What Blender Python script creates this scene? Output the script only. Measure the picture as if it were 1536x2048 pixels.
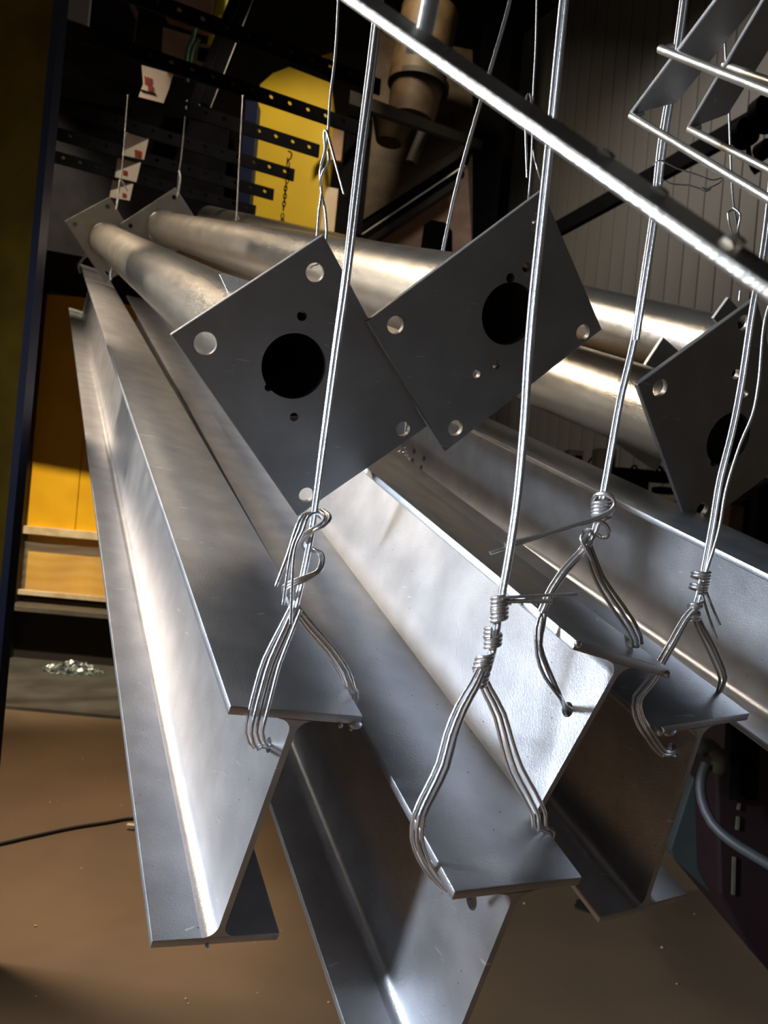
import bpy, bmesh, math, random
from mathutils import Vector, Matrix
random.seed(7)
for o in list(bpy.data.objects): bpy.data.objects.remove(o)
S = bpy.context.scene
COL = S.collection
# ------------------------------------------------------------------ camera (pixel frame 1536 x 2048)
F, CX, CY, K, HC = 1540.0, 768.0, 1024.0, .09, 1.6
N_ = math.sqrt(1 + K * K)
def Wd(v):                                   # camera vector (x right, y down, z forward) -> world vector
    x, y, z = v
    return Vector(((x + K * y) / N_, z, (K * x - y) / N_))
def Wp(v): return Wd(v) + Vector((0, 0, HC))
def at(px, py, z): return Wp(((px - CX) * z / F, (py - CY) * z / F, z))
cam = bpy.data.cameras.new('camera'); camo = bpy.data.objects.new('camera', cam); COL.objects.link(camo)
cam.sensor_fit = 'VERTICAL'; cam.sensor_height = 36; cam.sensor_width = 27; cam.lens = 36 * F / 2048
cam.clip_start = .02; cam.clip_end = 60
m = Matrix.Identity(4)
for i, c in enumerate((Wd((1, 0, 0)), Wd((0, -1, 0)), Wd((0, 0, -1)))):
    for j in range(3): m[j][i] = c[j]
m.translation = (0, 0, HC); camo.matrix_world = m
cam.dof.use_dof = True; cam.dof.focus_distance = 1.0; cam.dof.aperture_fstop = cam.lens / 3.1
S.camera = camo
# ------------------------------------------------------------------ world, lamps, exposure
wd = bpy.data.worlds.new('world'); S.world = wd; wd.use_nodes = True
wd.node_tree.nodes['Background'].inputs[0].default_value = (1, .95, .86, 1)
wd.node_tree.nodes['Background'].inputs[1].default_value = .035
S.view_settings.view_transform = 'Standard'; S.view_settings.look = 'None'
S.view_settings.gamma = 1; S.view_settings.use_curve_mapping = False; S.view_settings.exposure = 0
def lamp(name, loc, to, size, power, col, sy=None, spread=180, spot=None):
    l = bpy.data.lights.new(name, 'SPOT' if spot else 'AREA'); l.energy = power; l.color = col
    if spot: l.spot_size = math.radians(spot); l.spot_blend = .5; l.shadow_soft_size = size
    else:
        l.size = size; l.spread = math.radians(spread)
        if sy: l.shape = 'RECTANGLE'; l.size_y = sy
    o = bpy.data.objects.new(name, l); COL.objects.link(o); o.location = loc
    o.rotation_euler = (Vector(to) - Vector(loc)).to_track_quat('-Z', 'Y').to_euler()
    return o
lamp('door_daylight', (-4.6, -.5, 2.85), (.25, 1.05, 1.35), .5, 47, (.78, .88, 1), .7, spread=55)
lamp('high_bay_lamp', (-4.3, 2.6, 5.4), (.3, 2.0, 1.9), .9, 16, (1, .86, .68), spread=60)
lamp('booth_lamp', (-3.3, 3.6, 5.5), (-3.0, 6.9, 1.0), .05, 1500, (1, .86, .60), spot=50)
lamp('cabinet_fill', (.7, 3.2, 6.0), (-1.1, 5.4, 3.2), .08, 420, (1, .88, .68), spot=46)  # added spot, no fixture there: brightens the yellow cabinet and sign cards
lamp('pipe_streak_fill', (-4.6, 3.6, 3.3), (.2, 2.4, 1.9), .14, 6, (1, .90, .76), 2.4, spread=70)  # added strip source that draws long highlight streaks on the pipes
lamp('floor_bounce_fill', (-2.2, -2.2, 4.5), (-1.9, -1.8, 0), .8, 85, (1, .90, .76), spread=70)  # added behind the camera: lit floor stands in for sunlit ground, bounces warmth
lamp('back_fill', (-.3, 6.2, 6.6), (-.6, 9.0, 2.8), .3, 26, (1, .86, .62), spread=150)  # fill added out of view to light the brown hood and back area
lamp('wall_fill', (1.2, 5.6, 6.6), (3.2, 7.5, 1.6), .8, 26, (1, .93, .86), spread=120)  # invented source out of view that lifts the grey cladding
lamp('floor_fill_warm', (-2.6, 3.0, 4.6), (-.9, 3.0, 0), .7, 38, (1, .78, .56), spread=72)  # warm fill added high on the left for the brown floor
# ------------------------------------------------------------------ materials
def mat(name, col, metal=0, rough=.6, var=None, scale=20, detail=4, bump=0, bscale=200, lo=.35, hi=.65, stretch=None, spec=.5, rvar=0):
    M = bpy.data.materials.new(name); M.use_nodes = True; nt = M.node_tree; b = nt.nodes['Principled BSDF']
    b.inputs['Base Color'].default_value = (*col, 1); b.inputs['Metallic'].default_value = metal
    b.inputs['Roughness'].default_value = rough; b.inputs['Specular IOR Level'].default_value = spec
    tc = nt.nodes.new('ShaderNodeTexCoord'); vec = tc.outputs['Object']
    if stretch:
        mp = nt.nodes.new('ShaderNodeMapping'); mp.inputs['Scale'].default_value = stretch
        nt.links.new(vec, mp.inputs[0]); vec = mp.outputs[0]
    if var:
        n = nt.nodes.new('ShaderNodeTexNoise'); n.inputs['Scale'].default_value = scale; n.inputs['Detail'].default_value = detail
        nt.links.new(vec, n.inputs['Vector'])
        r = nt.nodes.new('ShaderNodeValToRGB'); r.color_ramp.elements[0].position = lo; r.color_ramp.elements[1].position = hi
        r.color_ramp.elements[0].color = (*col, 1); r.color_ramp.elements[1].color = (*var, 1)
        nt.links.new(n.outputs[0], r.inputs[0]); nt.links.new(r.outputs[0], b.inputs['Base Color'])
        if rvar:
            mr = nt.nodes.new('ShaderNodeMapRange'); mr.inputs[1].default_value = lo; mr.inputs[2].default_value = hi
            mr.inputs[3].default_value = rough - rvar; mr.inputs[4].default_value = rough + rvar
            nt.links.new(n.outputs[0], mr.inputs[0]); nt.links.new(mr.outputs[0], b.inputs['Roughness'])
    if bump:
        n2 = nt.nodes.new('ShaderNodeTexNoise'); n2.inputs['Scale'].default_value = bscale; n2.inputs['Detail'].default_value = 3
        nt.links.new(vec, n2.inputs['Vector'])
        bp = nt.nodes.new('ShaderNodeBump'); bp.inputs['Strength'].default_value = bump; bp.inputs['Distance'].default_value = .002
        nt.links.new(n2.outputs[0], bp.inputs['Height']); nt.links.new(bp.outputs[0], b.inputs['Normal'])
    return M
def galv(name, c1, c2, rough, bump=.25, scratches=True, pits=True):
    """hot-dip galvanised steel: mottled zinc, fine grain, small bright and dark specks, faint scratches"""
    M = mat(name, c1, .93, rough, var=c2, scale=16, detail=6, bump=0, lo=.3, hi=.7, rvar=.012)
    nt = M.node_tree; b = nt.nodes['Principled BSDF']; L = nt.links
    tc = [n for n in nt.nodes if n.bl_idname == 'ShaderNodeTexCoord'][0]
    base = b.inputs['Base Color'].links[0].from_socket
    n = nt.nodes.new('ShaderNodeTexNoise'); n.inputs['Scale'].default_value = 420; n.inputs['Detail'].default_value = 4
    L.new(tc.outputs['Object'], n.inputs['Vector'])
    h = n.outputs[0]
    if pits:
        v = nt.nodes.new('ShaderNodeTexVoronoi'); v.inputs['Scale'].default_value = 95; L.new(tc.outputs['Object'], v.inputs['Vector'])
        lt = nt.nodes.new('ShaderNodeMath'); lt.operation = 'LESS_THAN'; lt.inputs[1].default_value = .10; L.new(v.outputs['Distance'], lt.inputs[0])
        sc = nt.nodes.new('ShaderNodeSeparateColor'); L.new(v.outputs['Color'], sc.inputs[0])
        gt = nt.nodes.new('ShaderNodeMath'); gt.operation = 'GREATER_THAN'; gt.inputs[1].default_value = .80; L.new(sc.outputs[0], gt.inputs[0])
        mu = nt.nodes.new('ShaderNodeMath'); mu.operation = 'MULTIPLY'; L.new(lt.outputs[0], mu.inputs[0]); L.new(gt.outputs[0], mu.inputs[1])
        mx = nt.nodes.new('ShaderNodeMix'); mx.data_type = 'RGBA'; L.new(mu.outputs[0], mx.inputs[0]); L.new(base, mx.inputs[6])
        mx.inputs[7].default_value = (.16, .16, .17, 1); base = mx.outputs[2]
        ad = nt.nodes.new('ShaderNodeMath'); ad.operation = 'MULTIPLY_ADD'; ad.inputs[1].default_value = 1.5; L.new(mu.outputs[0], ad.inputs[0]); L.new(h, ad.inputs[2]); h = ad.outputs[0]
    if scratches:
        mp = nt.nodes.new('ShaderNodeMapping'); mp.inputs['Scale'].default_value = (6, 6, 90); mp.inputs['Rotation'].default_value = (.5, .3, .2)
        L.new(tc.outputs['Object'], mp.inputs[0])
        s = nt.nodes.new('ShaderNodeTexNoise'); s.inputs['Scale'].default_value = 3; s.inputs['Detail'].default_value = 2; L.new(mp.outputs[0], s.inputs['Vector'])
        g = nt.nodes.new('ShaderNodeMath'); g.operation = 'GREATER_THAN'; g.inputs[1].default_value = .735; L.new(s.outputs[0], g.inputs[0])
        mx = nt.nodes.new('ShaderNodeMix'); mx.data_type = 'RGBA'; L.new(g.outputs[0], mx.inputs[0]); L.new(base, mx.inputs[6])
        mx.inputs[7].default_value = (.8, .8, .78, 1); base = mx.outputs[2]
    L.new(base, b.inputs['Base Color'])
    bp = nt.nodes.new('ShaderNodeBump'); bp.inputs['Strength'].default_value = bump; bp.inputs['Distance'].default_value = .0012
    L.new(h, bp.inputs['Height']); L.new(bp.outputs[0], b.inputs['Normal'])
    return M
M_GALV = galv('galvanised_steel', (.46, .47, .50), (.60, .605, .63), .385)
M_PLATE = galv('galvanised_plate', (.40, .41, .42), (.48, .49, .50), .45, .15, pits=False)
M_PIPE = galv('galvanised_pipe', (.66, .62, .55), (.76, .72, .65), .25, .55)
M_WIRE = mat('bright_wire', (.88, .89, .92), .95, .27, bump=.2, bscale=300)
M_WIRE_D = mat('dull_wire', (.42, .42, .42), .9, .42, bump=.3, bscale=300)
M_BAR = galv('galvanised_bar', (.66, .62, .55), (.78, .73, .66), .34, .3, pits=False)
M_BLACK = mat('black_steel', (.004, .004, .005), 0, .85, var=(.007, .006, .007), scale=8, spec=.06)
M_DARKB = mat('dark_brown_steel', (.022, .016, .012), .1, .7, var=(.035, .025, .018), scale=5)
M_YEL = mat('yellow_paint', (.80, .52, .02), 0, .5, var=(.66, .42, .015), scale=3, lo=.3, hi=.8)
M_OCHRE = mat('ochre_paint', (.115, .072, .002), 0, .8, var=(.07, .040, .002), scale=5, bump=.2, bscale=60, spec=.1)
M_BLUE = mat('navy_paint', (.005, .010, .034), 0, .6, var=(.008, .012, .04), scale=6, spec=.2)
M_AMBER = mat('amber_panel', (.85, .46, .008), 0, .5, var=(.72, .36, .006), scale=2.5, lo=.35, hi=.7)
M_CREAM = mat('cream_board', (.74, .62, .46), 0, .7, var=(.60, .47, .33), scale=5, lo=.3, hi=.7)
M_CONC = mat('concrete_floor', (.19, .122, .068), 0, .62, var=(.13, .088, .054), scale=1.6, detail=9, bump=.25, bscale=35, lo=.3, hi=.7)
M_CONC2 = mat('grey_concrete', (.10, .09, .075), 0, .75, var=(.055, .047, .04), scale=3, detail=9, bump=.3, bscale=40)
M_WALLG = mat('grey_cladding', (.25, .235, .215), 0, .55, var=(.20, .19, .175), scale=2, stretch=(1, 1, .15))
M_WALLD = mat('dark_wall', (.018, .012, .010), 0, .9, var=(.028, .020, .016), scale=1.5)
M_DUCT = mat('brown_duct', (.10, .060, .025), .1, .6, var=(.05, .028, .012), scale=6, detail=7, bump=.4, bscale=20)
M_PINK = mat('faded_board', (.55, .36, .26), 0, .7, var=(.42, .26, .18), scale=6)
M_PAPER = mat('white_card', (.85, .74, .64), 0, .6, var=(.75, .62, .52), scale=8)
M_RED = mat('red_ink', (.62, .07, .03), 0, .6)
M_GREEN = mat('green_hose', (.09, .22, .15), 0, .5)
M_YPIPE = mat('yellow_pipe', (.72, .62, .03), 0, .4)
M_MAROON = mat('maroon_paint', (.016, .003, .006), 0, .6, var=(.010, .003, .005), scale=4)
M_TEAL = mat('grey_green_panel', (.045, .055, .052), 0, .6, var=(.03, .04, .04), scale=5)
M_HOSE = mat('grey_ring', (.11, .11, .125), .3, .5, var=(.07, .08, .08), scale=9)
M_DROSS = mat('zinc_dross', (.34, .37, .36), .7, .4, var=(.10, .12, .12), scale=25, bump=.5, bscale=60)
M_PALE = mat('pale_frame', (.75, .60, .40), 0, .5, var=(.55, .40, .22), scale=9)
M_CABLE = mat('black_rubber', (.012, .012, .012), 0, .6)
M_GREYB = mat('grey_box', (.13, .11, .085), 0, .6, var=(.09, .075, .06), scale=8)
M_LGREY = mat('light_grey_board', (.45, .42, .45), 0, .7)
M_OLIVE = mat('olive_cloth', (.07, .06, .03), 0, .9, var=(.03, .03, .02), scale=20, bump=.5, bscale=40)
def mfilm():
    M = bpy.data.materials.new('clear_film'); M.use_nodes = True; nt = M.node_tree; b = nt.nodes['Principled BSDF']
    b.inputs['Base Color'].default_value = (1, .95, .85, 1); b.inputs['Roughness'].default_value = .10
    b.inputs['Alpha'].default_value = .13; b.inputs['Specular IOR Level'].default_value = 1
    return M
M_FILM = mfilm()
# ------------------------------------------------------------------ object helpers
ORI = {}
def put(o, base, parent):
    COL.objects.link(o)
    if parent is not None:
        o.parent = parent; o.location = Vector(base) - ORI[parent.name]
    else: o.location = base
    ORI[o.name] = Vector(base)
def tag(o, label=None, cat=None, group=None, kind=None):
    if label: o['label'] = label
    if cat: o['category'] = cat
    if group: o['group'] = group
    if kind: o['kind'] = kind
    return o
def empty(name, base, label, cat, group=None):
    o = bpy.data.objects.new(name, None); o.empty_display_size = .05; put(o, base, None)
    return tag(o, label, cat, group)
def mesh(name, V, Fc, mt, parent=None, smooth=False, bevel=0, base=None, sharp=40):
    V = [Vector(v) for v in V]
    if base is None:
        base = ORI[parent.name] if parent is not None else Vector((sum(v.x for v in V) / len(V), sum(v.y for v in V) / len(V), min(v.z for v in V)))
    base = Vector(base)
    me = bpy.data.meshes.new(name); me.from_pydata([v - base for v in V], [], Fc); me.update()
    bm = bmesh.new(); bm.from_mesh(me); bmesh.ops.recalc_face_normals(bm, faces=bm.faces)
    if bevel:
        es = [e for e in bm.edges if len(e.link_faces) == 2 and e.calc_face_angle(0) > .6]
        bmesh.ops.bevel(bm, geom=es, offset=bevel, segments=2, affect='EDGES', profile=.5)
    bm.to_mesh(me); bm.free()
    if smooth: me.shade_smooth(); 
    if smooth and sharp:
        try: me.set_sharp_from_angle(angle=math.radians(sharp))
        except Exception: pass
    me.materials.append(mt)
    o = bpy.data.objects.new(name, me); put(o, base, parent)
    return o
def boxgeo(c, ax, ay, az):
    """box centred at c with half-axis vectors"""
    c, ax, ay, az = map(Vector, (c, ax, ay, az))
    V = [c + sx * ax + sy * ay + sz * az for sx in (-1, 1) for sy in (-1, 1) for sz in (-1, 1)]
    Fc = [(0, 1, 3, 2), (4, 6, 7, 5), (0, 4, 5, 1), (2, 3, 7, 6), (0, 2, 6, 4), (1, 5, 7, 3)]
    return V, Fc
def box(name, c, ax, ay, az, mt, parent=None, bevel=0, **k):
    V, Fc = boxgeo(c, ax, ay, az); return mesh(name, V, Fc, mt, parent, bevel=bevel, **k)
X, Y, Z = Vector((1, 0, 0)), Vector((0, 1, 0)), Vector((0, 0, 1))
def join(parts):
    V, Fc = [], []
    for v, f in parts:
        n = len(V); V += list(v); Fc += [tuple(i + n for i in g) for g in f]
    return V, Fc
def spline(pts, step):
    """Catmull-Rom through pts (Vectors), resampled about every step metres"""
    pts = [Vector(p) for p in pts]
    if len(pts) == 2: pts = [pts[0], pts[0].lerp(pts[1], .5), pts[1]]
    P = [2 * pts[0] - pts[1]] + pts + [2 * pts[-1] - pts[-2]]
    out = []
    for i in range(1, len(P) - 2):
        p0, p1, p2, p3 = P[i - 1:i + 3]
        n = max(2, int((p2 - p1).length / step))
        for k in range(n):
            t = k / n
            out.append(.5 * ((2 * p1) + (-p0 + p2) * t + (2 * p0 - 5 * p1 + 4 * p2 - p3) * t * t + (-p0 + 3 * p1 - 3 * p2 + p3) * t ** 3))
    out.append(pts[-1]); return out
def frames(path):
    T = [(path[min(i + 1, len(path) - 1)] - path[max(i - 1, 0)]).normalized() for i in range(len(path))]
    n = T[0].cross(Y)
    if n.length < .1: n = T[0].cross(X)
    n.normalize(); out = []
    for t in T:
        n = n - t * n.dot(t)
        if n.length < 1e-6: n = t.orthogonal()
        n.normalize(); out.append((n, t.cross(n)))
    return out
def tubegeo(path, r, sides=8):
    fr = frames(path); V, Fc = [], []
    for p, (a, b) in zip(path, fr):
        for k in range(sides):
            t = 2 * math.pi * k / sides; V.append(p + a * r * math.cos(t) + b * r * math.sin(t))
    for i in range(len(path) - 1):
        for k in range(sides):
            k2 = (k + 1) % sides; Fc.append((i * sides + k, i * sides + k2, (i + 1) * sides + k2, (i + 1) * sides + k))
    Fc.append(tuple(range(sides))[::-1]); Fc.append(tuple((len(path) - 1) * sides + k for k in range(sides)))
    return V, Fc
def tube(name, pts, r, mt, parent=None, step=.01, sides=8, raw=False):
    V, Fc = tubegeo(pts if raw else spline(pts, step), r, sides)
    return mesh(name, V, Fc, mt, parent, smooth=True, sharp=60)
def offsets(n, r):
    if n == 1: return [(0, 0)]
    if n == 2: return [(-r, 0), (r, 0)]
    if n == 3: return [(-r * 1.9, 0), (0, r * .9), (r * 1.9, 0)]
    return [(-r * 2.9, 0), (-r, r * .9), (r, -r * .4), (r * 2.9, .3 * r)]
def bundle(name, pts, n, r, mt, parent, twist=0, step=.012, loose=0, phase=0):
    path = spline(pts, step); fr = frames(path); L = 0; acc = [0]
    for i in range(1, len(path)): L += (path[i] - path[i - 1]).length; acc.append(L)
    for j, (ox, oy) in enumerate(offsets(n, r)):
        q = []
        ph = random.random() * 6
        for i, p in enumerate(path):
            s = acc[i] / max(L, 1e-6); al = phase + twist * acc[i]
            k = 1 + loose * math.sin(math.pi * s) * (1 + .5 * math.sin(ph + 5 * s))
            x, y = ox * k, oy * k
            q.append(p + fr[i][0] * (x * math.cos(al) - y * math.sin(al)) + fr[i][1] * (x * math.sin(al) + y * math.cos(al)))
        V, Fc = tubegeo(q, r, 8); mesh(name, V, Fc, mt, parent, smooth=True, sharp=60)
def coil(name, p0, p1, R, turns, r, mt, parent, R1=None, ph=0, n=1):
    """helix of wire round the line p0-p1"""
    p0, p1 = Vector(p0), Vector(p1); ax = (p1 - p0).normalized(); a = ax.cross(Y).normalized(); b = ax.cross(a)
    for j in range(n):
        q = []; K_ = int(turns * 18)
        for i in range(K_ + 1):
            s = i / K_; t = 2 * math.pi * turns * s + ph; RR = R + ((R1 or R) - R) * s
            q.append(p0.lerp(p1, s) + ax * (j * r * 2.1) + a * RR * math.cos(t) + b * RR * math.sin(t))
        V, Fc = tubegeo(q, r, 8); mesh(name, V, Fc, mt, parent, smooth=True, sharp=60)
def boolean(o, cutters):
    """cut holes; cutters are temporary and removed"""
    tmp = []
    for V, Fc in cutters:
        me = bpy.data.meshes.new('tmp'); me.from_pydata([Vector(v) for v in V], [], Fc); me.update()
        bm = bmesh.new(); bm.from_mesh(me); bmesh.ops.recalc_face_normals(bm, faces=bm.faces); bm.to_mesh(me); bm.free()
        c = bpy.data.objects.new('tmp', me); COL.objects.link(c); tmp.append(c)
        md = o.modifiers.new('cut', 'BOOLEAN'); md.object = c; md.operation = 'DIFFERENCE'; md.solver = 'EXACT'
    bpy.context.view_layer.update()
    dg = bpy.context.evaluated_depsgraph_get()
    me = bpy.data.meshes.new_from_object(o.evaluated_get(dg)); o.modifiers.clear(); o.data = me
    for c in tmp: bpy.data.objects.remove(c)
def cyl(c, ax, r, h, sides=32):
    """cutter cylinder centred at c along ax"""
    c = Vector(c); ax = Vector(ax).normalized(); a = ax.orthogonal().normalized(); b = ax.cross(a)
    V = [c + ax * s * h / 2 + a * r * math.cos(2 * math.pi * k / sides) + b * r * math.sin(2 * math.pi * k / sides) for s in (-1, 1) for k in range(sides)]
    Fc = [tuple(range(sides))[::-1], tuple(range(sides, 2 * sides))] + [(k, (k + 1) % sides, sides + (k + 1) % sides, sides + k) for k in range(sides)]
    return V, Fc
def hit(px, py, P0, n):
    o = Vector((0, 0, HC)); d = at(px, py, 1) - o
    return o + d * ((Vector(P0) - o).dot(n) / d.dot(n))
def axes(vx, vy, roll):
    d = Vector((vx - CX, vy - CY, F)).normalized(); up = Vector((.09, -1, 0)); up = (up - d * up.dot(d)).normalized()
    rt = d.cross(up)
    if rt.x < 0: rt = -rt
    a = math.cos(roll) * rt + math.sin(roll) * up; w = -math.sin(roll) * rt + math.cos(roll) * up
    return Wd(d), Wd(a), Wd(w)
# ------------------------------------------------------------------ the shop: floor, walls, roof
AX = Vector((-.46, .888, 0)).normalized()            # direction in which the hangers and the girders run
AR = Vector((.888, .46, 0)).normalized()
fl = mesh('floor', [(-8, -5, 0), (9, -5, 0), (9, 12, 0), (-8, 12, 0), (-8, -5, -.1), (9, -5, -.1), (9, 12, -.1), (-8, 12, -.1)],
     [(0, 1, 2, 3), (4, 7, 6, 5), (0, 4, 5, 1), (1, 5, 6, 2), (2, 6, 7, 3), (3, 7, 4, 0)], M_CONC); tag(fl, kind='structure')
V, Fc = boxgeo((-2.6, 6.2, .012), X * 2.4, Y * .85, Z * .012)
tag(mesh('trim_1', V, Fc, M_CONC2), kind='structure')
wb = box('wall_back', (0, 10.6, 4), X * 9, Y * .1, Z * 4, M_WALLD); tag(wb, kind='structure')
# right wall of vertical cladding sheets
p0 = at(985, 900, 9.6); p0.z = 0; p1 = at(1640, 900, 6.0); p1.z = 0
wl = (p1 - p0).length; we = (p1 - p0).normalized(); wn = Vector((we.y, -we.x, 0))
if wn.y > 0: wn = -wn
wr = box('wall_right', (p0 + p1) / 2 - wn * .1 + Z * 4, we * (wl / 2 + .2), wn * .04, Z * 4, M_WALLG); tag(wr, kind='structure')
npan = 22; pw = wl / npan; pme = None
for i in range(npan):
    c = p0 + we * (i + .5) * pw - wn * .045 + Z * 4
    if pme is None:
        o = box('wall_panel', c, we * (pw / 2 - .006), wn * .022, Z * 4, M_WALLG, wr, bevel=.004, base=c); pme = o.data
    else:
        o = bpy.data.objects.new('wall_panel', pme); put(o, c, wr)
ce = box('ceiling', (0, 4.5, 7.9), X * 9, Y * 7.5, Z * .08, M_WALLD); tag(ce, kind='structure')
co = box('trim_2', at(978, 600, 8.6) * Vector((1, 1, 0)).length * 0 + Vector((at(978, 240, 8.6).x, 8.6, 4)), X * .17, Y * .14, Z * 4, M_BLACK); tag(co, kind='structure')
# ------------------------------------------------------------------ galvanised girders
G = {}
def girder(key, C, roll, t, vx, vy, hs, L, Lb, label, near=0, b=.15, tf=.0107, tw=.0075, fr=.016, wcut=0):
    d, a, w = axes(vx, vy, roll); O = Wp(C); h = .30 * hs
    O = O - w * 0
    G[key] = dict(O=O, d=d, a=a, w=w, h=h)
    mid = O + d * (L * .5) - w * h
    root = empty('steel_girder', mid, label, 'girder', 'galvanised girders hung side by side')
    def prof(sec, s0, s1, name, bevel=0):
        n = len(sec); V = [O + a * x + w * y + d * s for s in (s0, s1) for x, y in sec]
        Fc = [tuple(range(n))[::-1], tuple(range(n, 2 * n))] + [(k, (k + 1) % n, n + (k + 1) % n, n + k) for k in range(n)]
        return mesh(name, V, Fc, M_GALV, root, smooth=True, sharp=35, bevel=bevel)
    prof([(-b / 2, 0), (b / 2, 0), (b / 2, -tf), (-b / 2, -tf)], near, L, 'top_flange', .0014)
    prof([(-b / 2, -h + tf), (b / 2, -h + tf), (b / 2, -h), (-b / 2, -h)], near, Lb, 'bottom_flange', .0014)
    sec = []
    for k in range(7): t_ = math.pi / 2 * k / 6; sec.append((-tw / 2 - fr + fr * math.sin(t_), -tf - fr + fr * math.cos(t_)))
    for k in range(7): t_ = math.pi / 2 * k / 6; sec.append((-tw / 2 - fr + fr * math.cos(t_), -h + tf + fr - fr * math.sin(t_)))
    sec += [(-x, y) for x, y in reversed(sec)]
    web = prof(sec, near, min(L, Lb) + wcut, 'web')
    G[key]['web'] = web; G[key]['root'] = root; G[key]['tw'] = tw
    return root
def gp(key, x, y, s): g = G[key]; return g['O'] + g['a'] * x + g['w'] * y + g['d'] * s
girder('one', (-.0876, .2071, .8001), -.1202, .8, 105, 362.8, 1.0467, 4.8, 4.95, 'leftmost galvanised girder, hung beside the yellow post and amber booth', wcut=-.1)
girder('two', (.1324, .3587, .7423), -.0366, .74, 116.5, 341.6, 1.0067, 4.0, 4.0, 'lowest and nearest galvanised girder, its foot running out of the bottom of the photo')
girder('three', (.2569, .1529, .8166), -.2376, .82, 75, 392, 1.0, 4.0, 4.0, 'galvanised girder right of the middle with a wire through a round hole in its web')
girder('four', (.39, .2527, .9353), .0962, .93, 91.5, 380.9, 1.0155, 4.0, 4.0, 'dim galvanised girder at the right, near end over the dark floor with a wire loop')
girder('five', (.7432, .1925, .9), .0439, .9, 66.7, 424, .7947, 3.0, 3.0, 'rearmost galvanised girder at the right edge with small bolt holes at its far end', near=-.45)
def webhole(key, px, py, r, cut=[]):
    g = G[key]; P = hit(px, py, g['O'] - g['a'] * g['tw'] / 2, g['a']); g.setdefault('cuts', []).append(cyl(P, g['a'], r, .05, 24)); return P
H1 = webhole('one', 537, 1490, .0085)
H2 = webhole('two', 943, 1800, .010)
H3 = webhole('three', 1135, 1419, .0085)
H4 = webhole('four', 1345, 1500, .009)
for px, py in ((828, 903), (848, 917), (842, 936), (825, 922)): webhole('five', px, py, .009)
for k in G: boolean(G[k]['web'], G[k]['cuts'])
# ------------------------------------------------------------------ base plates and pipes
def plate(key, C, roll, t, vx, vy, A, B, th=.010, holes=(), cut_rot=0):
    """rectangular plate with holes; front face centred at C. returns its frame"""
    d, a, w = axes(vx, vy, roll); O = Wp(C)
    return dict(O=O, d=d, a=a, w=w, A=A, B=B, th=th, holes=holes)
def build_plate(g, root, name='base_plate'):
    O, a, w, d = g['O'], g['a'], g['w'], g['d']
    o = box(name, O + d * g['th'] / 2, a * g['A'] / 2, w * g['B'] / 2, d * g['th'] / 2, M_PLATE, root, bevel=.0016)
    cs = [cyl(hit(px, py, O, d), d, r, .06, 40 if r > .03 else 24) for px, py, r in g['holes']]
    if cs: boolean(o, cs)
    return o
def tubular(name, c0, c1, R, th, mt, root, sides=64, seg=14):
    c0, c1 = Vector(c0), Vector(c1); ax = (c1 - c0).normalized(); a = ax.orthogonal().normalized(); b = ax.cross(a); V, Fc = [], []
    ring = lambda c, r: [c + a * r * math.cos(2 * math.pi * k / sides) + b * r * math.sin(2 * math.pi * k / sides) for k in range(sides)]
    for s in range(seg + 1): V += ring(c0.lerp(c1, s / seg), R)
    for s in range(seg + 1): V += ring(c0.lerp(c1, s / seg), R - th)
    for s in range(seg):
        for k in range(sides):
            k2 = (k + 1) % sides; i = s * sides; j = i + (seg + 1) * sides
            Fc.append((i + k, i + k2, i + sides + k2, i + sides + k)); Fc.append((j + k, j + sides + k, j + sides + k2, j + k2))
    j = (seg + 1) * sides
    for e in (0, seg):
        for k in range(sides):
            k2 = (k + 1) % sides; Fc.append((e * sides + k, e * sides + k2, j + e * sides + k2, j + e * sides + k))
    return mesh(name, V, Fc, mt, root, smooth=True, sharp=50)
def ring(name, c, ax, R, r, mt, root, n=48):
    ax = Vector(ax).normalized(); a = ax.orthogonal().normalized(); b = ax.cross(a)
    q = [c + a * R * math.cos(2 * math.pi * k / n) + b * R * math.sin(2 * math.pi * k / n) for k in range(n + 1)]
    V, Fc = tubegeo(q, r, 6); return mesh(name, V, Fc, mt, root, smooth=True, sharp=60)
def post(label, near, far_c, far_dims, far_holes, R=.082, hub=None, far_roll=.70):
    g = near; O = g['O']; d = g['d']
    c0 = hit(*hub, O, d) + d * g['th']; c1 = at(*far_c)
    ax = (c1 - c0).normalized()
    root = empty('pipe_post', (c0 + c1) / 2 - Z * R, label, 'pipe post', 'galvanised pipe posts with square end plates')
    build_plate(g, root)
    tubular('pipe', c0, c1, R, .006, M_PIPE, root)
    ring('weld_bead', c0 + ax * .004, ax, R + .001, .004, M_GALV, root)
    if far_dims:
        up = Wd((.09, -1, 0)); up = (up - ax * up.dot(ax)).normalized(); rt = ax.cross(up)
        if rt.x < 0: rt = -rt
        a = math.cos(far_roll) * rt + math.sin(far_roll) * up; w = -math.sin(far_roll) * rt + math.cos(far_roll) * up
        A, B = far_dims
        o = box('base_plate', c1 + ax * .005, a * A / 2, w * B / 2, ax * .005, M_PLATE, root, bevel=.0016)
        boolean(o, [cyl(c1 + a * sx * (A / 2 - .035) + w * sy * (B / 2 - .035), ax, .012, .06, 16) for sx in (-1, 1) for sy in (-1, 1)])
        ring('weld_bead', c1 - ax * .004, ax, R + .001, .005, M_GALV, root)
    return root
S1, S2 = .26, .3456
P1 = plate('one', (-.1132, -.1944, 1.1731), .7485, 0, 130, 384, S1, S2,
    holes=((630, 545, .0137), (411, 687, .0165), (806, 858, .0125), (613, 990, .0125), (588, 733, .0495), (604, 632, .0075), (588, 834, .0068), (537, 775, .006)))
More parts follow.
